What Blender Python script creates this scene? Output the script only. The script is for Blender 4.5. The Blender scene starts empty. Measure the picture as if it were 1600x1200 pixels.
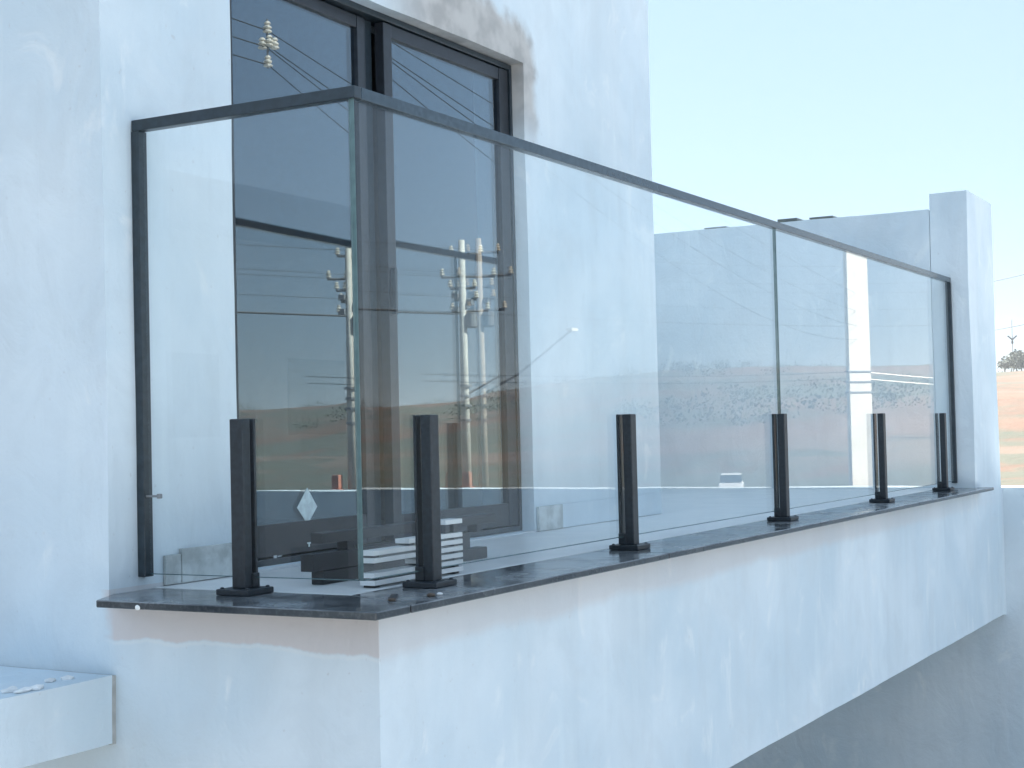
import bpy, bmesh, math, random
from mathutils import Vector, Matrix, noise
random.seed(7)
scene = bpy.context.scene
COL = scene.collection

# ------------------------------------------------------------------ camera
EYE = Vector((-2.660978, -1.851365, 0.361334))
RIGHT = Vector((0.48729747, -0.87290718, -0.02396306))
DOWN = Vector((0.01583512, 0.03627041, -0.99921655))
FWD = Vector((0.87309245, 0.48653624, 0.03149706))
cam = bpy.data.cameras.new('camera')
cam.lens = 53.754
cam.sensor_width = 36
cam.clip_start = 0.05
cam.clip_end = 6000
camo = bpy.data.objects.new('camera', cam)
COL.objects.link(camo)
M = Matrix.Identity(4)
for i in range(3):
    M[i][0] = RIGHT[i]; M[i][1] = -DOWN[i]; M[i][2] = -FWD[i]; M[i][3] = EYE[i]
camo.matrix_world = M
scene.camera = camo

# ------------------------------------------------------------------ sky, sun, exposure
SUN_AZ, SUN_EL = 76.0, 38.0           # azimuth counted from +X towards +Y
world = bpy.data.worlds.new('World')
scene.world = world
world.use_nodes = True
wn = world.node_tree.nodes; wl = world.node_tree.links
wn.clear()
sky = wn.new('ShaderNodeTexSky'); sky.sky_type = 'NISHITA'
sky.sun_disc = False
sky.sun_elevation = math.radians(SUN_EL)
sky.sun_rotation = math.radians(90 - SUN_AZ)
sky.altitude = 0
sky.air_density = 1.0
sky.dust_density = 0.0
sky.ozone_density = 1.5
bg = wn.new('ShaderNodeBackground'); bg.inputs['Strength'].default_value = 0.095
wo = wn.new('ShaderNodeOutputWorld')
hz = wn.new('ShaderNodeMix'); hz.data_type = 'RGBA'          # even pale haze over the whole sky
hz.inputs[0].default_value = 0.86
wl.new(sky.outputs[0], hz.inputs[6]); hz.inputs[7].default_value = (1.32, 1.78, 2.34, 1)
wl.new(hz.outputs[2], bg.inputs[0]); wl.new(bg.outputs[0], wo.inputs[0])
sun = bpy.data.lights.new('sun', 'SUN')
sun.energy = 5.0; sun.angle = math.radians(0.53); sun.color = (1.0, 0.93, 0.82)
suno = bpy.data.objects.new('sun', sun); COL.objects.link(suno)
sd = Vector((math.cos(math.radians(SUN_AZ)) * math.cos(math.radians(SUN_EL)),
             math.sin(math.radians(SUN_AZ)) * math.cos(math.radians(SUN_EL)),
             math.sin(math.radians(SUN_EL))))
suno.rotation_euler = sd.to_track_quat('Z', 'Y').to_euler()
suno.location = (0, 0, 30)
vs = scene.view_settings
vs.view_transform = 'Standard'; vs.look = 'None'; vs.exposure = 2.12; vs.gamma = 1
vs.use_curve_mapping = False
scene.render.engine = 'CYCLES'
scene.cycles.max_bounces = 10
scene.cycles.diffuse_bounces = 5
scene.cycles.glossy_bounces = 6
scene.cycles.transparent_max_bounces = 24

# ------------------------------------------------------------------ node helpers
def new_mat(name):
    m = bpy.data.materials.new(name); m.use_nodes = True
    nt = m.node_tree
    return m, nt, nt.nodes['Principled BSDF'], nt.nodes['Material Output']

class N:
    """small helper to write node maths tersely"""
    def __init__(s, nt): s.nt = nt
    def node(s, t, **k):
        n = s.nt.nodes.new(t)
        for a, b in k.items(): setattr(n, a, b)
        return n
    def put(s, sock, v):
        if isinstance(v, bpy.types.NodeSocket): s.nt.links.new(v, sock)
        elif v is not None: sock.default_value = v
    def math(s, op, a, b=None, c=None, clamp=False):
        n = s.node('ShaderNodeMath', operation=op, use_clamp=clamp)
        s.put(n.inputs[0], a); s.put(n.inputs[1], b)
        if c is not None: s.put(n.inputs[2], c)
        return n.outputs[0]
    def pos(s): return s.node('ShaderNodeNewGeometry').outputs['Position']
    def xyz(s, v):
        n = s.node('ShaderNodeSeparateXYZ'); s.put(n.inputs[0], v); return n.outputs
    def scale(s, v, sc):
        n = s.node('ShaderNodeVectorMath', operation='MULTIPLY'); s.put(n.inputs[0], v); n.inputs[1].default_value = sc
        return n.outputs[0]
    def noise(s, v, scale, detail=3, rough=0.5, dist=0.0):
        n = s.node('ShaderNodeTexNoise'); s.put(n.inputs['Vector'], v)
        n.inputs['Scale'].default_value = scale; n.inputs['Detail'].default_value = detail
        n.inputs['Roughness'].default_value = rough; n.inputs['Distortion'].default_value = dist
        return n.outputs['Fac']
    def ramp(s, f, a, b, smooth=True):
        n = s.node('ShaderNodeMapRange', interpolation_type='SMOOTHSTEP' if smooth else 'LINEAR')
        s.put(n.inputs[0], f); s.put(n.inputs[1], a); s.put(n.inputs[2], b)
        return n.outputs[0]
    def mix(s, f, a, b):
        n = s.node('ShaderNodeMix', data_type='RGBA'); s.put(n.inputs[0], f)
        s.put(n.inputs[6], a); s.put(n.inputs[7], b); return n.outputs[2]
    def bump(s, h, strength, dist):
        n = s.node('ShaderNodeBump'); s.put(n.inputs['Height'], h)
        n.inputs['Strength'].default_value = strength; n.inputs['Distance'].default_value = dist
        return n.outputs[0]

def rgba(c): return (c[0], c[1], c[2], 1.0)

def plain(name, col, rough=0.5, metal=0.0, var=0.12, nscale=30, bump=0.0, spec=0.5):
    m, nt, b, o = new_mat(name); n = N(nt)
    f = n.noise(n.pos(), nscale, 4)
    d = tuple(c * (1 - var) for c in col); l = tuple(min(1, c * (1 + var)) for c in col)
    nt.links.new(n.mix(n.ramp(f, .3, .7), rgba(d), rgba(l)), b.inputs['Base Color'])
    b.inputs['Roughness'].default_value = rough; b.inputs['Metallic'].default_value = metal
    b.inputs['Specular IOR Level'].default_value = spec
    if bump: nt.links.new(n.bump(f, bump, .01), b.inputs['Normal'])
    return m

def plaster(name, base, stains=False):
    m, nt, b, o = new_mat(name); n = N(nt)
    p = n.pos(); x, y, z = n.xyz(p)
    blot = n.noise(p, 1.6, 4, .55, .4)
    strk = n.noise(n.scale(p, (5.5, 5.5, .45)), 1.0, 4, .6, .3)
    fine = n.noise(p, 26, 4, .6)
    c = n.mix(n.ramp(blot, .3, .7), rgba([base[0] * .82, base[1] * .87, base[2] * .90]), rgba(base))
    med = n.noise(n.scale(p, (1, 1, .7)), 5.5, 5, .62, .8)
    c = n.mix(n.math('MULTIPLY', n.ramp(med, .48, .66), .25), c, rgba([v * .80 for v in base]))
    c = n.mix(n.math('MULTIPLY', n.ramp(med, .42, .30), .5), c, rgba([min(.86, v * 1.14) for v in base]))
    c = n.mix(n.math('MULTIPLY', n.ramp(strk, .42, .75), .20), c, rgba([v * .74 for v in base]))
    lum = n.ramp(n.noise(n.scale(p, (9, 9, 1.2)), 1.0, 3), .6, .75)
    c = n.mix(n.math('MULTIPLY', lum, .25), c, rgba([min(.9, v * 1.12) for v in base]))
    # fine trowel scratches and specks
    sp = n.ramp(n.noise(p, 62, 2), .71, .76)
    c = n.mix(n.math('MULTIPLY', sp, .35), c, (.50, .50, .50, 1))
    if stains:
        # bare cement band trowelled under the granite ledge, ragged lower edge
        rag = n.noise(n.scale(p, (9, 9, 3)), 1.0, 5, .62)
        rag2 = n.noise(n.scale(p, (2.2, 2.2, 1)), 1.0, 2)
        lim = n.math('ADD', n.math('MULTIPLY', rag, -.035), n.math('MULTIPLY', rag2, -.055))
        lim = n.math('ADD', lim, -.022)
        side = n.math('LESS_THAN', x, -.097)
        lim = n.math('ADD', lim, n.math('MULTIPLY', side, -.012))
        d = n.math('SUBTRACT', z, lim)
        band = n.ramp(d, n.math('SUBTRACT', -.004, n.math('MULTIPLY', n.math('SUBTRACT', 1.0, side), .03)), .004)
        near = n.ramp(n.math('ADD', y, n.math('MULTIPLY', n.noise(p, 14, 3), .09)), .69, .66)
        low = n.math('LESS_THAN', z, .03)
        fade = n.ramp(x, 7.0, 2.2)
        fade = n.math('ADD', n.math('MULTIPLY', fade, .55), n.math('MULTIPLY', side, .4))
        band = n.math('MULTIPLY', n.math('MULTIPLY', band, near), n.math('MULTIPLY', low, fade))
        c = n.mix(band, c, (.62, .585, .575, 1))
        # pale lip along the lower edge of the band
        lip = n.math('SUBTRACT', 1.0, n.ramp(n.math('ABSOLUTE', n.math('ADD', d, .006)), .0, .007))
        lip = n.math('MULTIPLY', n.math('MULTIPLY', lip, near), n.math('MULTIPLY', low, n.math('ADD', .05, n.math('MULTIPLY', side, .2))))
        c = n.mix(lip, c, (.84, .83, .80, 1))
        # grey cement repair patch round the top right corner of the door opening
        dx = n.math('MAXIMUM', n.math('SUBTRACT', x, 1.86), 0.0)
        dz = n.math('MAXIMUM', n.math('SUBTRACT', z, 1.60), 0.0)
        dist = n.math('SQRT', n.math('ADD', n.math('MULTIPLY', dx, dx), n.math('MULTIPLY', dz, n.math('MULTIPLY', dz, .55))))
        wob = n.noise(p, 5.5, 4, .6)
        dist = n.math('ADD', dist, n.math('MULTIPLY', n.math('SUBTRACT', wob, .5), .15))
        patch = n.ramp(dist, .165, .105)
        patch = n.math('MULTIPLY', patch, n.ramp(x, .9, 1.35))
        patch = n.math('MULTIPLY', patch, n.ramp(z, 1.28, 1.52))
        patch = n.math('MULTIPLY', patch, n.math('GREATER_THAN', y, .6))
        tone = n.mix(n.ramp(n.noise(p, 11, 3), .35, .65), (.38, .365, .35, 1), (.52, .50, .475, 1))
        c = n.mix(n.math('MULTIPLY', patch, .95), c, tone)
    nt.links.new(c, b.inputs['Base Color'])
    b.inputs['Roughness'].default_value = .88
    b.inputs['Specular IOR Level'].default_value = .25
    h = n.math('ADD', n.math('MULTIPLY', fine, .35), n.math('ADD', n.math('MULTIPLY', med, 1.4), n.math('MULTIPLY', strk, .6)))
    nt.links.new(n.bump(h, .42, .014), b.inputs['Normal'])
    return m

def glass_mat(name, tint, rough=0.0, wave=0.0, ior=1.52, boost=1.0, dust=0.0):
    m, nt, b, o = new_mat(name); n = N(nt)
    nt.nodes.remove(b)
    geo = n.node('ShaderNodeNewGeometry')
    ii = n.node('ShaderNodeMapRange'); nt.links.new(geo.outputs['Backfacing'], ii.inputs[0])
    ii.inputs[3].default_value = ior; ii.inputs[4].default_value = 1.0 / ior
    fr = n.node('ShaderNodeFresnel'); nt.links.new(ii.outputs[0], fr.inputs['IOR'])
    f = n.math('MULTIPLY', fr.outputs[0], boost, clamp=True)
    t = n.node('ShaderNodeBsdfTransparent'); t.inputs[0].default_value = rgba(tint)
    g = n.node('ShaderNodeBsdfGlossy'); g.inputs['Roughness'].default_value = rough
    g.inputs[0].default_value = (.84, .94, 1.0, 1) if boost > 1 else (.97, .985, .98, 1)
    if wave:
        h = n.noise(geo.outputs['Position'], 3.2, 1)
        nb = n.bump(h, wave, .002); nt.links.new(nb, g.inputs['Normal'])
    mx = n.node('ShaderNodeMixShader')
    nt.links.new(f, mx.inputs[0]); nt.links.new(t.outputs[0], mx.inputs[1]); nt.links.new(g.outputs[0], mx.inputs[2])
    res = mx.outputs[0]
    if dust:
        pz = geo.outputs['Position']
        a = n.ramp(n.noise(n.scale(pz, (1, 1, .35)), 4.5, 5, .65, .6), .46, .78)
        bdrop = n.ramp(n.noise(pz, 55, 2), .72, .78)
        dz = n.ramp(n.xyz(pz)[2], .32, .05)
        f2 = n.math('ADD', n.math('MULTIPLY', a, dust), n.math('MULTIPLY', bdrop, dust * .9))
        f2 = n.math('ADD', f2, n.math('MULTIPLY', dz, dust * .6))
        d = n.node('ShaderNodeBsdfDiffuse'); d.inputs[0].default_value = (.7, .72, .72, 1)
        m2 = n.node('ShaderNodeMixShader'); n.put(m2.inputs[0], f2)
        nt.links.new(res, m2.inputs[1]); nt.links.new(d.outputs[0], m2.inputs[2]); res = m2.outputs[0]
    nt.links.new(res, o.inputs[0])
    return m

MAT = {}
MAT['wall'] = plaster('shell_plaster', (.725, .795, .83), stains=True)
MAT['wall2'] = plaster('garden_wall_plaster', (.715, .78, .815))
MAT['bounce_paving'] = plain('pale_bounce_concrete', (.55, .59, .63), .85, 0, .10, .4)  # kept pale so the sunlit ground throws light up at the walls
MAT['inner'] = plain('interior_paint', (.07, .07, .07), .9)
MAT['frame'] = plain('black_powder_coat', (.022, .034, .044), .28, 0.0, .2, 60)
MAT['rail'] = plain('rail_coating_sky_sheen', (.055, .080, .10), .22, 0.35, .12, 60)  # lighter blue base paints reflected sky sheen into the front run
MAT['post'] = plain('black_satin_post_coating', (.014, .021, .028), .45, 0.0, .25, 90, bump=.03)
MAT['sash'] = plain('dark_window_aluminium', (.017, .022, .030), .34, 0.1, .2, 40)
MAT['rail_glass'] = glass_mat('clear_toughened_glass', (.984, .995, .995), 0.0, 0, 1.52, .64, .012)
MAT['pane'] = glass_mat('tinted_door_glass', (.64, .73, .79), 0.0, 0, 1.52, 2.2)
MAT['edge'] = plain('green_glass_edge', (.10, .17, .175), .12)
MAT['tile'] = plain('veined_skirting_tile', (.52, .55, .54), .25, 0, .22, 22)
MAT['tile_edge'] = plain('dark_roof_tile', (.10, .12, .12), .7)
MAT['concrete'] = plain('pole_concrete', (.64, .60, .53), .85, 0, .12, 2)
MAT['mast'] = plain('white_mast_paint', (.80, .75, .66), .6, 0, .05, .6)
MAT['cable'] = plain('black_cable', (.03, .035, .04), .6)
MAT['ceramic'] = plain('insulator_ceramic', (.70, .66, .58), .3, 0, .1, 8)
MAT['steel'] = plain('galvanised_steel', (.25, .26, .27), .5, .4)
MAT['orange'] = plain('orange_red_paint', (.55, .22, .15), .5)
MAT['white'] = plain('white_profile_film', (.70, .72, .72), .35, 0, .03, 20)
MAT['black'] = plain('black_profile', (.018, .02, .024), .45)
MAT['sticker'] = plain('pale_diamond_sticker', (.66, .75, .74), .5, 0, .12, 60)
MAT['crumb'] = plain('mortar_crumb', (.45, .45, .43), .9)
MAT['crumb_white'] = plain('white_plaster_crumb', (.82, .82, .80), .8)
MAT['bark'] = plain('bark', (.10, .075, .055), .9)
MAT['leaf'] = plain('shrub_leaf', (.095, .112, .082), .8, 0, .25, .35)
MAT['leaf2'] = plain('tree_leaf', (.125, .148, .130), .8, 0, .25, .8)
MAT['car_paint'] = plain('white_car_paint', (.80, .80, .80), .2, 0, .02)
MAT['car_glass'] = plain('dark_car_glass', (.05, .06, .07), .1)
MAT['rubber'] = plain('tyre_rubber', (.03, .03, .03), .8)
MAT['lamp'] = plain('headlight_lens', (.7, .72, .72), .1)
MAT['neighbour'] = plaster('neighbour_plaster', (.55, .54, .52))
MAT['roof_slab'] = plain('neighbour_roof_slab', (.30, .31, .32), .8)

def granite():
    m, nt, b, o = new_mat('polished_dark_granite'); n = N(nt); p = n.pos()
    s1 = n.noise(p, 130, 3); s2 = n.noise(p, 6, 4)
    c = n.mix(n.ramp(s1, .45, .72), (.020, .026, .032, 1), (.046, .055, .064, 1))
    up = n.math('GREATER_THAN', n.xyz(n.node('ShaderNodeNewGeometry').outputs['Normal'])[2], .7)
    dust = n.math('ADD', n.math('MULTIPLY', n.ramp(s2, .35, .70), .5), .12)
    dust = n.math('MULTIPLY', dust, n.math('ADD', n.math('MULTIPLY', up, .85), .15))
    c = n.mix(dust, c, (.36, .38, .39, 1))
    nt.links.new(c, b.inputs['Base Color'])
    nt.links.new(n.math('ADD', n.math('MULTIPLY', n.ramp(s2, .35, .75), .22), .10), b.inputs['Roughness'])
    nt.links.new(n.bump(n.noise(p, 14, 2), .05, .004), b.inputs['Normal'])
    return m
MAT['granite'] = granite()

def floor_mat():
    m, nt, b, o = new_mat('pale_floor_screed'); n = N(nt); p = n.pos()
    s = n.noise(p, 7, 5)
    c = n.mix(n.ramp(s, .35, .7), (.70, .72, .72, 1), (.78, .79, .78, 1))
    nt.links.new(c, b.inputs['Base Color'])
    nt.links.new(n.math('ADD', n.math('MULTIPLY', n.noise(p, 3, 2), .12), .28), b.inputs['Roughness'])
    return m
MAT['floor'] = floor_mat()

def ground_mat():
    m, nt, b, o = new_mat('sandy_soil'); n = N(nt); p = n.pos()
    a = n.noise(p, .012, 5, .6); f = n.noise(p, .09, 6, .65); g = n.noise(n.scale(p, (1, 1, 5)), .05, 4)
    c = n.mix(n.ramp(f, .3, .7), (.150, .092, .066, 1), (.195, .122, .088, 1))
    c = n.mix(n.math('MULTIPLY', n.ramp(g, .55, .68), .5), c, (.180, .122, .092, 1))
    tuft = n.ramp(n.noise(p, .55, 3, .6), .60, .68)
    c = n.mix(n.math('MULTIPLY', tuft, .75), c, (.10, .095, .065, 1))
    veg = n.math('MULTIPLY', n.ramp(a, .45, .52), n.ramp(f, .34, .52))
    c = n.mix(n.math('MULTIPLY', veg, .75), c, (.080, .110, .085, 1))
    # pale dirt tracks cut across the slope
    z = n.xyz(p)[2]
    w = n.math('FRACT', n.math('ADD', n.math('MULTIPLY', z, .19), n.math('MULTIPLY', a, 1.6)))
    tr = n.math('SUBTRACT', 1.0, n.ramp(n.math('ABSOLUTE', n.math('SUBTRACT', w, .5)), .03, .06))
    c = n.mix(n.math('MULTIPLY', n.math('MULTIPLY', tr, n.ramp(z, -3.6, -2.5)), .8), c, (.185, .135, .105, 1))
    nt.links.new(c, b.inputs['Base Color']); b.inputs['Roughness'].default_value = .95
    nt.links.new(n.bump(f, .6, 1.0), b.inputs['Normal'])
    return m
MAT['ground'] = ground_mat()

def asphalt_mat():
    m, nt, b, o = new_mat('asphalt'); n = N(nt); p = n.pos()
    c = n.mix(n.ramp(n.noise(p, .25, 4), .35, .7), (.040, .044, .050, 1), (.070, .074, .080, 1))
    c = n.mix(n.math('MULTIPLY', n.noise(p, 40, 2), .35), c, (.10, .10, .10, 1))
    nt.links.new(c, b.inputs['Base Color']); b.inputs['Roughness'].default_value = .85
    return m
MAT['asphalt'] = asphalt_mat()

# ------------------------------------------------------------------ mesh helpers
def wob(v):
    a = noise.noise_vector(v * 1.9) * .005 + noise.noise_vector(v * 9.0 + Vector((5, 3, 1))) * .0012
    return v + a

def ticks(a, b, st):
    out = [a]
    k = math.floor(a / st) + 1
    while k * st < b - st * .25:
        if k * st > a + st * .25: out.append(k * st)
        k += 1
    out.append(b)
    return out

class MB:
    def __init__(s): s.bm = bmesh.new()
    def box(s, x0, x1, y0, y1, z0, z1, bev=0.0):
        t = bmesh.new()
        bmesh.ops.create_cube(t, size=1.0)
        for v in t.verts:
            v.co = Vector(((x0 + x1) / 2 + v.co.x * (x1 - x0), (y0 + y1) / 2 + v.co.y * (y1 - y0), (z0 + z1) / 2 + v.co.z * (z1 - z0)))
        if bev:
            bmesh.ops.bevel(t, geom=list(t.edges), offset=bev, segments=2, affect='EDGES', profile=.6)
        s.add(t); return s
    def add(s, t, mat=None):
        if mat is not None: bmesh.ops.transform(t, matrix=mat, verts=t.verts)
        me = bpy.data.meshes.new('tmp'); t.to_mesh(me); t.free()
        s.bm.from_mesh(me); bpy.data.meshes.remove(me)
    def sbox(s, x0, x1, y0, y1, z0, z1, st=.12, wobble=True):
        """box with a fine grid on every face, gently uneven like hand trowelled plaster"""
        X, Y, Z = ticks(x0, x1, st), ticks(y0, y1, st), ticks(z0, z1, st)
        t = bmesh.new(); cache = {}
        def v(p):
            k = tuple(round(c, 5) for c in p)
            if k not in cache: cache[k] = t.verts.new(wob(Vector(p)) if wobble else p)
            return cache[k]
        def grid(A, B, f, flip):
            for i in range(len(A) - 1):
                for j in range(len(B) - 1):
                    q = [v(f(A[i], B[j])), v(f(A[i + 1], B[j])), v(f(A[i + 1], B[j + 1])), v(f(A[i], B[j + 1]))]
                    if flip: q.reverse()
                    t.faces.new(q)
        grid(X, Y, lambda a, b: (a, b, z0), True); grid(X, Y, lambda a, b: (a, b, z1), False)
        grid(X, Z, lambda a, b: (a, y0, b), False); grid(X, Z, lambda a, b: (a, y1, b), True)
        grid(Y, Z, lambda a, b: (x0, a, b), True); grid(Y, Z, lambda a, b: (x1, a, b), False)
        s.add(t); return s
    def tube(s, pts, r, n=8, r2=None):
        t = bmesh.new(); rings = []
        pts = [Vector(p) for p in pts]
        for i, p in enumerate(pts):
            d = (pts[min(i + 1, len(pts) - 1)] - pts[max(i - 1, 0)]).normalized()
            u = d.cross(Vector((0, 0, 1)))
            if u.length < .05: u = d.cross(Vector((0, 1, 0)))
            u.normalize(); w = d.cross(u)
            rr = r if r2 is None else r + (r2 - r) * i / (len(pts) - 1)
            rings.append([t.verts.new(p + (u * math.cos(2 * math.pi * k / n) + w * math.sin(2 * math.pi * k / n)) * rr) for k in range(n)])
        for a, b in zip(rings, rings[1:]):
            for k in range(n):
                t.faces.new([a[k], a[(k + 1) % n], b[(k + 1) % n], b[k]])
        t.faces.new(rings[0][::-1]); t.faces.new(rings[-1])
        bmesh.ops.recalc_face_normals(t, faces=t.faces)
        s.add(t); return s
    def lathe(s, c, prof, n=16):
        t = bmesh.new(); rings = []
        for r, z in prof:
            rings.append([t.verts.new((c[0] + r * math.cos(2 * math.pi * k / n), c[1] + r * math.sin(2 * math.pi * k / n), c[2] + z)) for k in range(n)])
        for a, b in zip(rings, rings[1:]):
            for k in range(n): t.faces.new([a[k], a[(k + 1) % n], b[(k + 1) % n], b[k]])
        t.faces.new(rings[0][::-1]); t.faces.new(rings[-1]); s.add(t); return s
    def prism(s, poly, axis, a, b):
        """poly in the two other axes, extruded from a to b along axis"""
        t = bmesh.new()
        def P(u, w, h):
            return {'x': (h, u, w), 'y': (u, h, w), 'z': (u, w, h)}[axis]
        A = [t.verts.new(P(u, w, a)) for u, w in poly]; B = [t.verts.new(P(u, w, b)) for u, w in poly]
        k = len(poly)
        for i in range(k): t.faces.new([A[i], A[(i + 1) % k], B[(i + 1) % k], B[i]])
        t.faces.new(A[::-1]); t.faces.new(B)
        bmesh.ops.recalc_face_normals(t, faces=t.faces)
        s.add(t); return s
    def build(s, name, mat, parent=None, smooth=False, rot=None):
        off = Vector((0, 0, 0))
        p = parent
        while p is not None: off += p.location; p = p.parent
        if rot is not None: bmesh.ops.transform(s.bm, matrix=rot, verts=s.bm.verts)
        if parent is not None: bmesh.ops.translate(s.bm, vec=-off, verts=s.bm.verts)
        me = bpy.data.meshes.new(name); s.bm.to_mesh(me); s.bm.free()
        mats = mat if isinstance(mat, (list, tuple)) else [mat]
        for m in mats: me.materials.append(MAT[m])
        if smooth:
            for f in me.polygons: f.use_smooth = True
        o = bpy.data.objects.new(name, me); COL.objects.link(o)
        if parent is not None: o.parent = parent
        return o
    def top(s, name, mat, label, cat, group=None, smooth=False, rot=None):
        # one-mesh thing: put its origin at the middle of its base
        if rot is not None: bmesh.ops.transform(s.bm, matrix=rot, verts=s.bm.verts)
        lo = Vector([min(v.co[i] for v in s.bm.verts) for i in range(3)]); hi = Vector([max(v.co[i] for v in s.bm.verts) for i in range(3)])
        c = Vector(((lo.x + hi.x) / 2, (lo.y + hi.y) / 2, lo.z))
        bmesh.ops.translate(s.bm, vec=-c, verts=s.bm.verts)
        o = s.build(name, mat, None, smooth); o.location = c
        tag(o, label, cat, group); return o

def tag(o, label=None, cat=None, group=None, kind=None):
    if label: o['label'] = label
    if cat: o['category'] = cat
    if group: o['group'] = group
    if kind: o['kind'] = kind
    return o

def thing(name, loc, label, cat, group=None):
    o = bpy.data.objects.new(name, None); COL.objects.link(o); o.location = loc
    o.empty_display_size = .2
    return tag(o, label, cat, group)

def bow(mesh_obj): return mesh_obj

# ------------------------------------------------------------------ terrain, road
GZ = -4.2
def smooth(a, b, x):
    t = max(0, min(1, (x - a) / (b - a))); return t * t * (3 - 2 * t)

CREST = [(-180, .012), (-120, .015), (-60, .016), (-40, .018), (-31, .019), (-27, .030), (-23, .037), (-18, .036), (-14, .034),
         (-8, .031), (0, .031), (8, .030), (14, .029), (30, .022), (90, .018), (180, .012)]
def crest(az):
    for (a, u), (b, w) in zip(CREST, CREST[1:]):
        if a <= az <= b: return u + (w - u) * (az - a) / (b - a)
    return .012
def height(x, y):
    dx, dy = x - EYE.x, y - EYE.y
    r = math.hypot(dx, dy); az = math.degrees(math.atan2(dy, dx))
    top_z = EYE.z + 430 * crest(az)
    k = smooth(100, 440, r) * .75 + smooth(100, 200, r) * .25
    nn = noise.fractal(Vector((x, y, 0)) * .011, 1.0, 2.1, 5)
    n2 = noise.fractal(Vector((x, y, 40)) * .05, 1.0, 2.1, 4)
    z = GZ + (top_z - GZ) * k + (nn * 3.0 * smooth(110, 260, r) * (1 - .6 * smooth(330, 430, r))) + n2 * .5 * smooth(105, 150, r)
    z -= smooth(460, 1500, r) * 45
    return z
def terrain():
    bm = bmesh.new()
    radii = [0, 8, 25, 50, 75, 95] + [100 + 6 * i for i in range(66)] + [520, 570, 640, 760, 950, 1250, 1700]
    na = 420; prev = None
    for r in radii:
        if r == 0:
            ring = [bm.verts.new((EYE.x, EYE.y, GZ))]
        else:
            ring = []
            for k in range(na):
                a = 2 * math.pi * k / na; x = EYE.x + r * math.cos(a); y = EYE.y + r * math.sin(a)
                ring.append(bm.verts.new((x, y, height(x, y))))
        if prev is not None:
            for k in range(na):
                k2 = (k + 1) % na
                if len(prev) == 1: bm.faces.new([prev[0], ring[k], ring[k2]])
                else: bm.faces.new([prev[k], ring[k], ring[k2], prev[k2]])
        prev = ring
    me = bpy.data.meshes.new('ground'); bm.to_mesh(me); bm.free(); me.materials.append(MAT['ground'])
    for f in me.polygons: f.use_smooth = True
    o = bpy.data.objects.new('ground', me); COL.objects.link(o); tag(o, kind='structure')
terrain()

m = MB()
arc = []
for k in range(0, 46):
    a = math.radians(-2 - k * 1.6)
    r = 104 + 2.2 * noise.noise(Vector((k * .35, 0, 0)))
    if r * math.sin(a) + EYE.y > -4: continue
    arc.append((EYE.x + r * math.cos(a), EYE.y + r * math.sin(a)))
poly = [(-60, 30), (24, 30), (24, -3.8), (60, -4.5)] + arc + [(-60, arc[-1][1])]  # asphalt extended unseen round the house to cut warm bounce on its walls
m.prism(poly, 'z', GZ - .05, GZ + .03)
tag(m.build('road', 'asphalt'), kind='structure')
m = MB(); m.box(-24, 42, -40, -6.5, GZ + .0, GZ + .05); m.box(-24, -9, -6.5, 1.5, GZ + .0, GZ + .05)  # unseen paving, added to bounce sunlight onto the shaded walls
tag(m.build('added_bounce_yard', 'bounce_paving'), kind='structure')
m = MB()
for k in range(12):
    m.box(-30 + 9 * k, -26 + 9 * k, -58.08, -57.92, GZ + .030, GZ + .036)
tag(m.build('road_marking', 'white'), kind='structure')

# ------------------------------------------------------------------ house shell
D = .622
house = thing('house', (1.44, .9, GZ), 'pale plastered house whose balcony carries the glass railing', 'house')
XL, XR = -.1, 2.98
OX0, OX1, OZ0, OZ1 = .356, 1.911, .026, 1.622      # door opening
ZT = 4.2
m = MB()
m.sbox(XL, OX0, D, D + .2, -.70, ZT)
m.sbox(OX1, XR, D, D + .2, -.70, ZT)
m.sbox(OX0, OX1, D, D + .2, OZ1, ZT)
m.sbox(OX0, OX1, D, D + .2, -.70, OZ0)
m.sbox(XL, XL + .2, D + .2, 6.5, -.70, ZT, .2)
m.sbox(XR - .2, XR, D + .2, 1.75, -.70, ZT, .2)
m.sbox(XR - .2, 5.33, 1.75, 1.95, -.70, 3.3, .2)  # unseen wing, added to keep the sun off the terrace
m.sbox(5.13, 5.33, 1.95, 6.5, -.70, 3.3, .3)  # outer wall of that added wing
m.box(XL + .2, 5.13, 6.3, 6.5, -.70, 3.3)
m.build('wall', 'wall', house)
m = MB()
m.box(XL + .02, XR - .02, D + .02, 6.48, ZT, ZT + .15)
m.box(XR, 5.31, 1.77, 6.48, 3.3, 3.45)  # roof of the unseen wing added for shade
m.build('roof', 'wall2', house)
m = MB()   # lower storey standing on the ground, set back under the balcony beam
m.sbox(XL, XL + .25, D + .004, 6.5, GZ - .5, -.702, .4)
m.sbox(XL + .25, 5.988, 3.0, 3.2, GZ - .5, -.702, .4)
m.box(5.78, 5.98, 3.2, 6.5, GZ - .5, -.70)
m.box(XL + .25, 5.78, 6.3, 6.5, GZ - .5, -.70)
m.box(XL + .25, 5.98, .065, 3.0, -.76, -.705)
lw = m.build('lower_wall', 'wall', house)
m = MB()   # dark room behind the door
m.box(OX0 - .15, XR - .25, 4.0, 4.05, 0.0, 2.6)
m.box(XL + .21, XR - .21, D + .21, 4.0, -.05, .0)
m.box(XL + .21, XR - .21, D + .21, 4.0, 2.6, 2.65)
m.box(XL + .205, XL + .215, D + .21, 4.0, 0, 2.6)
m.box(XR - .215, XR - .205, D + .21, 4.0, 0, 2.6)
m.build('room_lining', 'inner', house)
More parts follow.
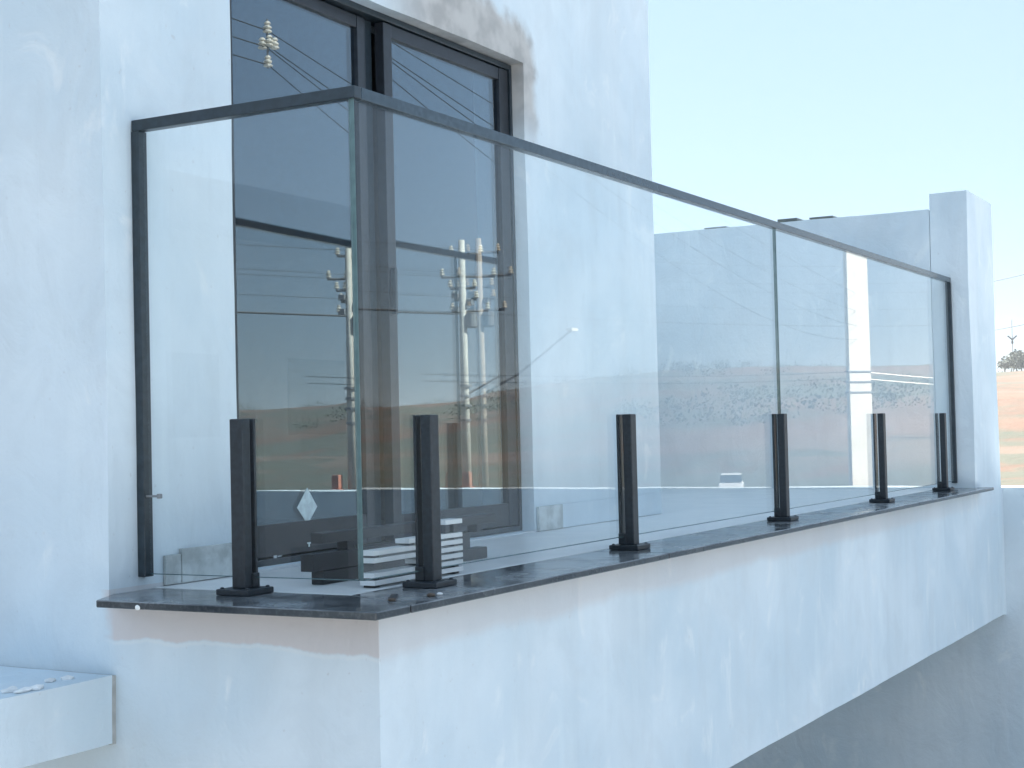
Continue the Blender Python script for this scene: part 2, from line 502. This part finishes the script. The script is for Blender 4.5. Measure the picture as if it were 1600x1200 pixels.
# balcony: beam, slab, floor
BX = 5.93
m = MB()
m.sbox(XL, BX, -.1, .06, -.69, .0036, .1, )
m.sbox(XL, XL + .16, .06, D, -.69, .0036, .1)
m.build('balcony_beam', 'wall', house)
m = MB()
m.box(XL + .16, BX, .06, 1.74, -.22, -.02)
m.build('balcony_slab', 'wall2', house)
m = MB()
m.box(.045, 5.33, .068, D - .002, -.018, .021, .002)
m.box(XR + .002, 5.33, D - .002, 1.748, -.018, .021)
m.build('balcony_floor', 'floor', house)
# granite ledge, in separate slabs with open joints
GT, GB = .020, .004
def ledge_slab(poly):
    t = MB(); t.prism(poly, 'z', GB, GT)
    bmesh.ops.bevel(t.bm, geom=[e for e in t.bm.edges], offset=.0022, segments=1, affect='EDGES')
    return t.build('ledge_slab', 'granite', house)
ledge_slab([(-.205, .560), (-.205, -.17), (-.082, -.17), (.042, .064), (.042, D - .006), (-.096, D - .006)])
edges = [-.08, 1.22, 2.56, 3.92, 5.42]
for i in range(4):
    a, b = edges[i], edges[i + 1] - .002
    la = a + .124 if i == 0 else a
    ledge_slab([(a, -.17), (b, -.17), (b, .064), (la, .064)])
# skirting tiles along the house wall
m = MB(); m.box(.075, .128, D - .010, D - .002, .023, .092, .001); m.build('skirting_tile', 'tile', house)
m = MB(); m.box(.130, .350, D - .012, D - .002, .023, .104, .001); m.build('skirting_tile', 'tile', house)
m = MB(); m.box(1.925, 2.10, D - .012, D - .002, .023, .106, .001); m.build('skirting_tile', 'tile', house)
m = MB(); m.box(2.104, 2.972, D - .006, D - .002, .023, .106, .001); m.build('adhesive_strip', 'wall2', house)
# canopy slab on the side wall, lower left
m = MB()
m.sbox(-1.9, -.118, .600, 1.02, -.308, -.157, .08)
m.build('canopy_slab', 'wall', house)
m = MB()
m.sbox(-.1175, -.086, .606, 1.0, -.312, -.160, .05)
m.build('canopy_joint', 'crumb', house)
# plaster lumps left on the canopy and wall
for k in range(16):
    s_ = random.uniform(.004, .014)
    x = random.uniform(-.6, -.13); y = random.uniform(.62, .68)
    t = bmesh.new(); bmesh.ops.create_icosphere(t, subdivisions=1, radius=s_)
    for v in t.verts: v.co = Vector((v.co.x * random.uniform(1, 2.4), v.co.y * random.uniform(.8, 1.6), v.co.z * .5)) + Vector((x, y, -.155))
    m = MB(); m.add(t); m.build('plaster_lump', 'crumb_white', house)

# ------------------------------------------------------------------ balcony door (left leaf ajar)
win = bpy.data.objects.new('balcony_door', None); COL.objects.link(win); win.parent = house
win.location = Vector((1.13, .68, OZ0)) - house.location
FY = .668
m = MB()
m.box(OX0 + .001, OX0 + .036, FY, FY + .07, OZ0 + .001, OZ1 - .001, .002)
m.box(1.895, OX1 - .001, FY, FY + .07, OZ0 + .001, OZ1 - .001, .002)
m.box(OX0 + .036, 1.895, FY, FY + .07, OZ1 - .020, OZ1 - .001, .002)
m.box(OX0 + .036, 1.895, FY, FY + .07, OZ0 + .001, OZ0 + .018, .002)
m.build('outer_frame', 'frame', win)
def sash(x0, x1, y0, y1, z0, z1, st, top, bot, rot=None, st2=None):
    st2 = st2 or st
    m = MB()
    m.box(x0, x0 + st, y0, y1, z0, z1, .002); m.box(x1 - st2, x1, y0, y1, z0, z1, .002)
    m.box(x0 + st, x1 - st2, y0 + .002, y1 - .002, z1 - top, z1, .002); m.box(x0 + st, x1 - st2, y0 + .002, y1 - .002, z0, z0 + bot, .002)
    s_ = m.build('sash', 'sash', win, rot=rot)
    m = MB(); yc = (y0 + y1) / 2
    m.box(x0 + st, x1 - st2, yc - .004, yc + .004, z0 + bot, z1 - top)
    g = m.build('pane', 'pane', win, rot=rot)
    return s_, g
hinge = Vector((.40, .69, 0))
R2 = Matrix.Translation(hinge) @ Matrix.Rotation(math.radians(2.2), 4, 'Z') @ Matrix.Translation(-hinge)
sash(.396, 1.068, .672, .704, OZ0 + .022, OZ1 - .024, .03, .036, .085, rot=R2, st2=.042)
sash(1.128, 1.888, .672, .704, OZ0 + .022, OZ1 - .024, .044, .040, .075, st2=.060)
m = MB(); m.box(1.076, 1.122, .712, .735, OZ0 + .02, OZ1 - .021, .002); m.build('meeting_post', 'frame', win)
# diamond sticker and two small maker marks on the left pane
m = MB(); m.prism([(.690, .170), (.738, .122), (.786, .168), (.740, .222)], 'y', .6825, .6838)
m.build('diamond_sticker', 'sticker', win, rot=R2)
m = MB(); m.box(.560, .574, .6690, .6705, .044, .051); m.box(.578, .596, .6690, .6705, .046, .049); m.build('small_sticker', 'white', win, rot=R2)
m = MB(); m.box(.722, .727, .6690, .6705, .062, .070); m.box(.716, .733, .6690, .6705, .070, .074); m.build('small_sticker', 'sticker', win, rot=R2)
m = MB(); m.box(1.140, 1.152, .655, .672, .72, .86, .003); m.build('handle', 'frame', win)

# ------------------------------------------------------------------ glass railing
rail = thing('glass_railing', (2.6, 0, .02), 'frameless glass balcony railing with black posts and slim dark handrail', 'railing')
ZG0, ZG1 = .056, 1.085
GTH = .010
def glass_panel(x0, x1, y0, y1):
    m = MB(); m.box(x0, x1, y0, y1, ZG0, ZG1, .0012)
    me_bm = m.bm
    big = max(x1 - x0, y1 - y0)
    me_bm.faces.ensure_lookup_table()
    o = m.build('glass_panel', ['rail_glass', 'edge'], rail)
    along_x = (x1 - x0) > (y1 - y0)
    for p in o.data.polygons:
        nx, ny = abs(p.normal.x), abs(p.normal.y)
        face_on = ny > .9 if along_x else nx > .9
        p.material_index = 0 if (face_on and p.area > .3) else 1
    return o
glass_panel(.0, .0 + GTH, .012, D - .016)
glass_panel(.0, 2.655, .0, GTH)
glass_panel(2.660, 5.315, .0, GTH)
# handrail cap: side run, front run
m = MB()
HZ0, HZ1 = 1.078, 1.104
m.box(-.008, .018, -.008, D - .002, HZ0, HZ1, .002)
m.build('side_handrail', 'frame', rail)
m = MB(); m.box(.0185, 5.326, -.008, .018, HZ0, HZ1, .002); m.build('front_handrail', 'rail', rail)  # front run takes the coating with sky sheen in its colour
m = MB(); m.box(-.009, .019, D - .024, D - .001, .050, HZ0 - .0005, .002); m.build('wall_channel', 'frame', rail)
m = MB(); m.box(5.310, 5.328, -.009, .019, .046, HZ0 - .0005, .002); m.build('wall_channel', 'frame', rail)
m = MB(); m.box(-.004, .004, D - .060, D - .024, .232, .237, .001); m.box(-.006, .006, D - .066, D - .058, .229, .240, .002); m.build('channel_screw', 'steel', rail)
# posts
def post(cx, cy, side=False):
    r = bpy.data.objects.new('post', None); COL.objects.link(r); r.parent = rail
    r.location = Vector((cx, cy, .02)) - rail.location
    m = MB()
    w = .018
    if side:
        # body in front of the glass, thin cheek behind it
        m.box(cx - .028, cx - .001, cy - w, cy + w, .034, .405, .003)
        m.build('post_body', 'post', r)
        m = MB(); m.box(cx + .011, cx + .019, cy - w, cy + w, .034, .405, .002); m.build('clamp_cheek', 'post', r)
        m = MB(); m.box(cx - .004, cx + .019, cy - w - .004, cy - w + .006, .0345, .066, .002); m.build('clamp_foot', 'post', r)
        px = cx - .006
    else:
        m.box(cx - w, cx + w, cy - .028, cy - .001, .034, .405, .003)
        m.build('post_body', 'post', r)
        m = MB(); m.box(cx - w, cx + w, cy + .011, cy + .019, .034, .405, .002); m.build('clamp_cheek', 'post', r)
        m = MB(); m.box(cx - w - .004, cx - w + .006, cy - .004, cy + .019, .0345, .066, .002); m.build('clamp_foot', 'post', r)
    ox, oy = (cx - .006, cy) if side else (cx, cy - .006)
    m = MB(); m.box(ox - .045, ox + .045, oy - .045, oy + .045, .0205, .034, .003); m.build('base_plate', 'post', r)
    for sx in (-1, 1):
        for sy in (-1, 1):
            m = MB(); m.lathe((ox + sx * .035, oy + sy * .035, .034), [(.0045, 0), (.0045, .002), (.0025, .0035)], 8); m.build('bolt', 'post', r)
post(0.0, .312, True)
for x in (.250, 1.318, 2.630, 3.925, 5.030): post(x, 0.0)

# crumbs of mortar on the ledge
def crumb(x, y, z, s_, mat, label, sq=(1.6, 1, .6)):
    t = bmesh.new(); bmesh.ops.create_icosphere(t, subdivisions=2, radius=s_)
    for v in t.verts:
        v.co = Vector((v.co.x * sq[0], v.co.y * sq[1], v.co.z * sq[2])) * (1 + .35 * noise.noise(v.co * 90)) + Vector((x, y, z + s_ * sq[2] * .7))
    m = MB(); m.add(t); return m.top('mortar_crumb', mat, label, 'crumb', 'crumbs of mortar on the granite ledge')
crumb(.100, -.125, .02, .006, 'crumb_white', 'white mortar crumb on the granite just in front of the second post')
crumb(.070, -.122, .02, .008, 'bark', 'dark grey mortar crumb beside the white one by the second post')
crumb(-.03, -.09, .02, .007, 'bark', 'flat dark crumb on the granite ledge near its outer corner')
crumb(-.206, .44, .004, .006, 'crumb_white', 'tiny white plaster blob on the front lip of the side ledge', (.5, 1.2, 1))
# thin offcuts
m = MB(); m.box(-.03, .05, -.075, -.060, .0205, .026, .001)
m.top('rubber_offcut', 'black', 'thin dark strip lying on the corner of the granite ledge', 'offcut', rot=Matrix.Translation((.01, -.07, 0)) @ Matrix.Rotation(.5, 4, 'Z') @ Matrix.Translation((-.01, .07, 0)))

# ------------------------------------------------------------------ profiles stacked on the balcony floor
order = ['lowest', 'second lowest', 'third from the floor, shorter', 'middle', 'fifth from the floor', 'sixth from the floor, shorter', 'topmost, shortest']
z = .0215
starts = [.165, .165, .35, .165, .165, .31, .47]
for i in range(7):
    if i == 6: z += .016
    x0, x1 = starts[i], .548
    t = thing('window_profile', ((x0 + x1) / 2, .105, z), order[i] + ' white profile of the small stack behind the glass corner', 'profile', 'white profiles stacked inside the railing')
    m = MB(); m.box(x0, x1, .085, .125, z + .0055, z + .0165, .001); m.build('profile_bar', 'white', t)
    hz = .0055 if i != 6 else .0215
    for xx in (x0 + .01, x1 - .03):
        m = MB(); m.box(xx, xx + .02, .092, .122, z + .0055 - hz, z + .0055, .0005); m.build('spacer', 'black', t)
    z += .0166
bl = [(.20, .95, .25, .285, .0215, .052, 0, 'lowest'), (.16, .86, .25, .285, .054, .094, -3.0, 'slightly raised middle'), (.20, 1.0, .25, .285, .115, .140, 0, 'topmost')]
for (x0, x1, y0, y1, z0, z1, tilt, nm) in bl:
    t = thing('window_profile', ((x0 + x1) / 2, .267, z0), nm + ' black profile of the stack lying on the balcony floor', 'profile', 'black profiles on the balcony floor')
    m = MB(); m.box(x0, x1, y0, y1, z0, z1, .002)
    rr = Matrix.Translation((x1, 0, z0)) @ Matrix.Rotation(math.radians(0), 4, 'Y') @ Matrix.Translation((-x1, 0, -z0))
    m.build('profile_bar', 'black', t, rot=rr)
    if nm == 'topmost':
        for xx in (.30, .9):
            m = MB(); m.box(xx, xx + .03, y0 + .003, y1 - .003, .0942, .1148); m.build('spacer', 'black', t)

# ------------------------------------------------------------------ dividing wall with pillar, and the garden wall beyond
dw = thing('boundary_wall', (5.6, .9, -.2), 'plastered wall closing the far end of the balcony, with taller end pillar', 'wall')
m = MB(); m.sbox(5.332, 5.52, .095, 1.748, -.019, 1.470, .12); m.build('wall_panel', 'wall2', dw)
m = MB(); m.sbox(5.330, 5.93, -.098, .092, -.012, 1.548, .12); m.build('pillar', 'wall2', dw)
for (y0, y1, h, nm) in ((.61, .74, .010, 'thin broken tile nearest the pillar on top of the far wall'),
                        (.81, .92, .016, 'thicker dark tile piece in the middle of the far wall top'),
                        (1.22, 1.35, .006, 'flattest tile piece on the far wall top, furthest from the pillar')):
    m = MB(); m.box(5.34, 5.47, y0, y1, 1.474, 1.474 + h, .001)
    m.top('tile_piece', 'tile_edge', nm, 'tile', 'broken tiles lying on the far wall')
gw = thing('garden_wall', (6.1, -2, GZ), 'long plain plastered wall running toward the viewer beyond the pillar', 'wall')
m = MB(); m.sbox(5.99, 6.20, -7.0, 3.2, GZ - .3, -.005, .25); m.build('wall_panel', 'wall2', gw)
# short return under the pillar down to the ground
m = MB(); m.sbox(5.932, 5.989, -.096, 1.7, -.70, -.008, .25); m.build('wall_return', 'wall2', gw)

# ------------------------------------------------------------------ world in front of the house (seen mirrored in the glass)
def mirrored(az, dist, plane):
    a = math.radians(az)
    return (EYE.x + dist * math.cos(a), 2 * plane - (EYE.y + dist * math.sin(a)))
def at(az, dist):
    a = math.radians(az); return (EYE.x + dist * math.cos(a), EYE.y + dist * math.sin(a))

def catenary(a, b, sag, n=18):
    a, b = Vector(a), Vector(b)
    return [a.lerp(b, t / n) - Vector((0, 0, sag * 4 * (t / n) * (1 - t / n))) for t in range(n + 1)]
def wire(a, b, sag, r, label, group='overhead wires', mat='cable'):
    m = MB(); m.tube(catenary(a, b, sag), r, 6)
    return m.top('overhead_wire', mat, label, 'wire', group)

def insulator_mesh(x, y, z, s_=1.0):
    m = MB(); m.lathe((x, y, z), [(.05 * s_, 0), (.13 * s_, .03 * s_), (.13 * s_, .06 * s_), (.06 * s_, .10 * s_), (.12 * s_, .14 * s_), (.12 * s_, .17 * s_), (.05 * s_, .22 * s_), (.10 * s_, .26 * s_), (.06 * s_, .32 * s_)], 10)
    return m

PX, PY = mirrored(30.9, 107, .68)
H1 = EYE.z + .1267 * 107
pole = thing('utility_pole', (PX, PY, GZ), 'tall concrete power pole with crossarms mirrored in the door glass', 'pole')
m = MB(); m.tube([(PX, PY, GZ), (PX, PY, H1)], .36, 12, .22); m.build('shaft', 'concrete', pole, smooth=True)
U = Vector((math.cos(math.radians(59)), math.sin(math.radians(59)), 0))   # across the line of sight
def arm(zz, L, off=0.0, parent=pole, bx=PX, by=PY, r=.10):
    c = Vector((bx, by, zz)) + U * off
    m = MB(); m.tube([c - U * L, c + U * L], r, 6); return m.build('crossarm', 'steel', parent)
tips = []
for zz, L, off in ((H1 - 1.0, 1.1, .3), (H1 - 2.6, 1.9, .4), (H1 - 3.4, .9, 0), (H1 - 4.2, .8, .2), (H1 - 5.0, 1.3, .5)):
    arm(zz, L, off)
    for s_ in (-.95, -.3, .95):
        q = Vector((PX, PY, zz)) + U * (off + s_ * L)
        insulator_mesh(q.x, q.y, zz + .1, 1.6).build('insulator', 'ceramic', pole)
        tips.append(q + Vector((0, 0, .6)))
for k in range(4):
    zz = H1 - 3.9 - .5 * k; q = Vector((PX, PY, zz)) + U * (.5 if k % 2 else -.45)
    m = MB(); m.box(q.x - .25, q.x + .25, q.y - .25, q.y + .25, zz - .2, zz + .2, .04); m.build('switch_box', 'steel', pole)
m = MB(); m.lathe((PX + .3, PY + .5, H1 - 6.2), [(.3, 0), (.42, .1), (.42, 1.0), (.3, 1.1)], 12); m.build('transformer', 'steel', pole)
for k, (zz, rr_) in enumerate(((3.6, .5), (2.9, .42), (2.2, .5), (1.2, .42))):
    m = MB(); m.lathe((PX, PY, zz), [(rr_, 0), (rr_, .16)], 12); m.build('band', 'steel', pole)
c = Vector((PX, PY, 3.0))
m = MB(); m.tube([c, c - U * -2.6 + Vector((0, 0, 1.4)), c - U * -6.4 + Vector((0, 0, 4.4))], .09, 6); m.build('lamp_arm', 'steel', pole)
q = c + U * 6.4 + Vector((0, 0, 4.4))
m = MB(); m.box(q.x - .5, q.x + .5, q.y - .25, q.y + .25, q.z - .1, q.z + .12, .05); m.build('lamp_head', 'ceramic', pole)
c = Vector((PX, PY, -2.2)) - U * 1.1
m = MB(); m.box(c.x - .45, c.x + .45, c.y - .45, c.y + .45, GZ + .0, GZ + .9, .05); m.box(c.x - .3, c.x + .3, c.y - .3, c.y + .3, GZ + .9, GZ + 1.9, .1)
m.top('roadside_cabinet', 'orange', 'small orange-red cabinet at the foot of the mirrored power pole', 'cabinet')

MX, MY = mirrored(16.35, 106, .005)
mast = thing('concrete_mast', (MX, MY, GZ), 'broad white rectangular mast mirrored in the right part of the railing glass', 'pole')
m = MB()
V2 = Vector((MX, MY, 0)); W1 = .80
ang = math.radians(-50)      # broad face turned toward the sun
t = bmesh.new(); bmesh.ops.create_cube(t, size=1.0)
for v in t.verts:
    k = 1.0 if v.co.z < 0 else .90
    v.co = Vector((v.co.x * .42 * k, v.co.y * 1.85 * k, 0)) + Vector((0, 0, GZ - .5 if v.co.z < 0 else 18))
bmesh.ops.bevel(t, geom=list(t.edges), offset=.06, segments=2, affect='EDGES')
m.add(t, Matrix.Translation((MX, MY, 0)) @ Matrix.Rotation(ang, 4, 'Z'))
m.build('shaft', 'mast', mast)
for zz in (3.9, 3.2, 2.5):
    t = bmesh.new(); bmesh.ops.create_cube(t, size=1.0)
    for v in t.verts: v.co = Vector((v.co.x * .50, v.co.y * 1.94, v.co.z * .10))
    m = MB(); m.add(t, Matrix.Translation((MX, MY, zz)) @ Matrix.Rotation(ang, 4, 'Z')); m.build('band', 'steel', mast)

# wires: a strained insulator string nearer the house, wires running on from it to the mast
IX, IY = mirrored(34.0, 40, .68); IZ = EYE.z + 40 * .2542
ins = thing('insulator_string', (IX, IY, IZ - .5), 'cream insulator cluster in mid-air mirrored in the upper left door pane', 'insulator')
for k, (dx, dz) in enumerate(((.0, .38), (.03, .02), (-.10, -.06), (.13, -.04), (.0, -.52))):
    insulator_mesh(IX + dx, IY + dx, IZ + dz, .95).build('insulator', 'ceramic', ins)
m = MB(); m.tube([(IX, IY, IZ - .55), (IX, IY, IZ + .75)], .03, 6); m.build('rod', 'steel', ins)
for k, (dz, ez, sag) in enumerate(((.45, 5.2, .4), (.05, 4.6, .9), (-.02, 4.2, 1.3), (-.45, 3.9, 2.0))):
    wire((IX, IY, IZ + dz), (MX + .2, MY, ez + 4.0 + k * -.6), sag, .013, ('highest', 'second', 'third', 'lowest')[k] + ' wire running from the insulator cluster toward the white mast')
farL = (-34, -22)
for k, dz in enumerate((.45, .0, -.45)):
    wire((IX, IY, IZ + dz), (farL[0], farL[1], 11 + dz * 2), .5, .015, ('upper', 'middle', 'lower')[k] + ' wire leaving the insulator cluster away from the mast')
tp = thing('utility_pole', (farL[0], farL[1], GZ), 'plain concrete roadside pole out of frame to the left', 'pole')
m = MB(); m.tube([(farL[0], farL[1], GZ), (farL[0], farL[1], 12.5)], .22, 12, .14); m.build('shaft', 'concrete', tp, smooth=True)
# wires through the tall pole along the road
for k, (zz, sag, rr_) in enumerate(((H1 - .6, 1.5, .02), (H1 - 2.3, 1.0, .018), (H1 - 2.6, 1.2, .018), (H1 - 4.0, .9, .018), (H1 - 5.2, .8, .075))):
    wire((PX, PY, zz), (-45, -95, zz + 1.2), sag, rr_, ('topmost', 'second', 'third', 'fourth', 'thick lowest')[k] + ' cable from the tall power pole toward the left')
    wire((PX, PY, zz), (150, -20, zz + 3.0 - .5 * k), sag, min(rr_, .03) * .7, ('topmost', 'second', 'third', 'fourth', 'thick lowest')[k] + ' cable from the tall power pole toward the right')
for (x, y, nm) in ((-45, -95, 'concrete pole at the left end of the thick cable'), (150, -20, 'concrete pole at the right end of the thick cable')):
    tq = thing('utility_pole', (x, y, GZ), nm, 'pole')
    m = MB(); m.tube([(x, y, GZ - 1), (x, y, 16.5)], .3, 12, .2); m.build('shaft', 'concrete', tq, smooth=True)
# wire pair that crosses the mast at mid height
for k, dz in enumerate((0, -.45)):
    wire((MX, MY, 3.9 + dz), (128, -8 , 2.9 + dz), .5, .045, ('upper', 'lower')[k] + ' pale cable leaving the white mast to the right', mat='ceramic')
    wire((MX, MY, 3.9 + dz), (84, -52, 4.4 + dz), .3, .02, ('upper', 'lower')[k] + ' cable leaving the white mast to the left')
# wires seen directly at the right edge
a1 = at(4, 60); a2 = at(20, 75)
for k, zz in enumerate((7.2, 5.2)):
    wire((a1[0], a1[1], zz), (a2[0], a2[1], zz - 1.8), .4, .012, ('upper', 'lower')[k] + ' thin wire in the sky right of the pillar')
for (q, nm) in ((a1, 'slim roadside pole just outside the right edge'), (a2, 'slim roadside pole hidden behind the dividing wall')):
    tq = thing('utility_pole', (q[0], q[1], GZ), nm, 'pole')
    m = MB(); m.tube([(q[0], q[1], GZ), (q[0], q[1], 8.0)], .16, 10, .11); m.build('shaft', 'concrete', tq, smooth=True)

# small car on the road, mirrored in the glass
CX, CY = mirrored(21.07, 101, .005)
car = thing('parked_car', (CX, CY, GZ + .03), 'small white car on the asphalt mirrored in the railing glass', 'car')
cang = math.atan2(EYE.y - CY, EYE.x - CX)
RM = Matrix.Translation((CX, CY, GZ + .03)) @ Matrix.Rotation(cang, 4, 'Z')
def cpart(fn, name, mat, parent=car):
    m = MB(); fn(m); return m.build(name, mat, parent, rot=RM)
def body(m):
    m.prism([(-1.8, .3), (1.75, .3), (1.82, .62), (1.7, .80), (.85, .92), (-1.75, .95), (-1.85, .6)], 'y', -.78, .78)
    bmesh.ops.bevel(m.bm, geom=list(m.bm.edges), offset=.05, segments=2, affect='EDGES')
cpart(body, 'body', 'car_paint')
def cabin(m):
    m.prism([(-1.6, .93), (.85, .91), (.30, 1.42), (-1.25, 1.45)], 'y', -.68, .68)
    bmesh.ops.bevel(m.bm, geom=list(m.bm.edges), offset=.06, segments=2, affect='EDGES')
cpart(cabin, 'windows', 'car_glass')
cpart(lambda m: m.prism([(-1.25, 1.44), (.28, 1.41), (.2, 1.47), (-1.2, 1.50)], 'y', -.64, .64), 'roof', 'car_paint')
for sx in (-1.15, 1.15):
    for sy in (-.72, .72):
        m = MB(); m.tube([Vector((sx, sy - .09, .3)), Vector((sx, sy + .09, .3))], .3, 16); m.build('wheel', 'rubber', car, rot=RM)
for sy in (-.55, .55):
    cpart(lambda m, sy=sy: m.box(1.74, 1.84, sy - .14, sy + .14, .58, .70, .02), 'headlight', 'lamp')

# neighbouring house beyond the left side, faintly mirrored in the side glass
nx, ny = -16.0, 14.0
nb = thing('neighbour_house', (nx, ny, GZ), 'pale neighbouring house with a flat overhanging roof, faintly mirrored in the side glass', 'house')
m = MB(); m.box(nx - 5, nx + 3, ny, ny + 8, GZ, 3.6); m.build('wall', 'neighbour', nb)
m = MB(); m.box(nx - 5.8, nx + 3.8, ny - .8, ny + 8.6, 3.6, 4.3, .03); m.build('roof', 'roof_slab', nb)
for (x0, z0) in ((nx - 3.6, -2.8), (nx - .2, -2.8), (nx - 3.6, .4), (nx - .2, .4)):
    m = MB(); m.box(x0, x0 + 1.6, ny - .04, ny + .02, z0, z0 + 1.3, .01); m.build('window', 'car_glass', nb)

# ------------------------------------------------------------------ air
hm = bpy.data.materials.new('air_haze'); hm.use_nodes = True
hn = hm.node_tree; hn.nodes.clear()
ho = hn.nodes.new('ShaderNodeOutputMaterial'); pv = hn.nodes.new('ShaderNodeVolumePrincipled')
pv.inputs['Color'].default_value = (.90, .95, 1.0, 1); pv.inputs['Density'].default_value = 0.0004
pv.inputs['Anisotropy'].default_value = 0.0
hn.links.new(pv.outputs[0], ho.inputs['Volume'])
MAT['haze'] = hm
m = MB(); m.box(-1760, 1760, -1760, 1760, -54, 34)
tag(m.build('haze', 'haze'), kind='stuff')

# ------------------------------------------------------------------ vegetation
def leaf_blob(bm, c, rx, rz, n, ls):
    for _ in range(n):
        while True:
            p = Vector((random.uniform(-1, 1), random.uniform(-1, 1), random.uniform(-1, 1)))
            if .25 < p.length < 1: break
        p = Vector((p.x * rx, p.y * rx, p.z * rz)) + Vector(c)
        d = Vector((random.gauss(0, 1), random.gauss(0, 1), random.gauss(0, 1))).normalized()
        u = d.orthogonal().normalized() * ls * random.uniform(.6, 1.3); w = d.cross(u).normalized() * ls * random.uniform(.5, 1.1)
        bm.faces.new([bm.verts.new(p - u), bm.verts.new(p - w), bm.verts.new(p + u), bm.verts.new(p + w)])
m = MB(); cnt = 0
while cnt < 520:
    az_ = random.uniform(-62, 16); r = random.uniform(135, 450)
    x, y = at(az_, r)
    if 8.5 < az_ < 14 and (r < 385 or random.random() < .4) and random.random() < .80: continue
    v = noise.fractal(Vector((x, y, 9)) * .014, 1.0, 2.0, 3)
    near_crest = r > 405
    if v < .12 and not (near_crest and random.random() < .5): continue
    s_ = random.uniform(.8, 2.2) * (1.15 if near_crest else 1.0)
    leaf_blob(m.bm, (x, y, height(x, y) + s_ * .4), s_ * 1.6, s_ * .8, 90, s_ * .11); cnt += 1
o = m.build('hillside_shrubs', 'leaf'); tag(o, 'dark low shrubs scattered over the sandy hillside', 'shrubs', kind='stuff')
tree_l = ['broad dark tree on the crest right beside the pillar edge', 'rounded crest tree second from the pillar edge', 'low crest tree third from the pillar edge', 'crest tree close to the right edge of the picture', 'crest tree half cut by the right edge of the picture']
for k, (az_, s_) in enumerate(((11.25, 2.3), (11.02, 2.9), (10.85, 2.4), (10.68, 3.2), (10.45, 2.9))):
    x, y = at(az_, 425 + 5 * (k % 2)); zb = height(x, y) - .3
    t = thing('hill_tree', (x, y, zb), tree_l[k], 'tree', 'trees on the hill crest at the right edge')
    m = MB(); m.tube([(x, y, zb), (x + .1, y, zb + s_ * .8), (x, y + .2, zb + s_ * 1.3)], .22, 7, .1)
    for a_ in range(4):
        an = a_ * 1.6 + k; m.tube([(x, y, zb + s_ * .8), (x + math.cos(an) * s_ * .6, y + math.sin(an) * s_ * .6, zb + s_ * 1.3)], .1, 5, .04)
    m.build('trunk', 'bark', t)
    m = MB()
    for _ in range(7):
        leaf_blob(m.bm, (x + random.uniform(-.6, .6) * s_, y + random.uniform(-.6, .6) * s_, zb + s_ * random.uniform(.9, 1.7)), s_ * .6, s_ * .45, 70, s_ * .12)
    m.build('crown', 'leaf2', t)
# the distant pylon with its V shaped arms
x, y = at(10.96, 432); zb = height(x, y)
py = thing('distant_pylon', (x, y, zb), 'thin distant pylon with V arms standing against the sky at the right edge', 'pylon')
zt = EYE.z + 432 * .0625
m = MB(); m.tube([(x, y, zb), (x, y, zt)], .16, 6, .10); m.build('shaft', 'steel', py)
W = Vector((-math.sin(math.radians(11)), math.cos(math.radians(11)), 0))
for s_ in (-1, 1):
    b0 = Vector((x, y, EYE.z + 432 * .050)); m = MB()
    m.tube([b0, b0 + W * s_ * 1.15 + Vector((0, 0, 1.1))], .22, 6); m.build('arm', 'cable', py)
m = MB(); m.box(x - .25, x + .25, y - .25, y + .25, EYE.z + 432 * .0475, EYE.z + 432 * .0495, .05); m.build('box', 'cable', py)
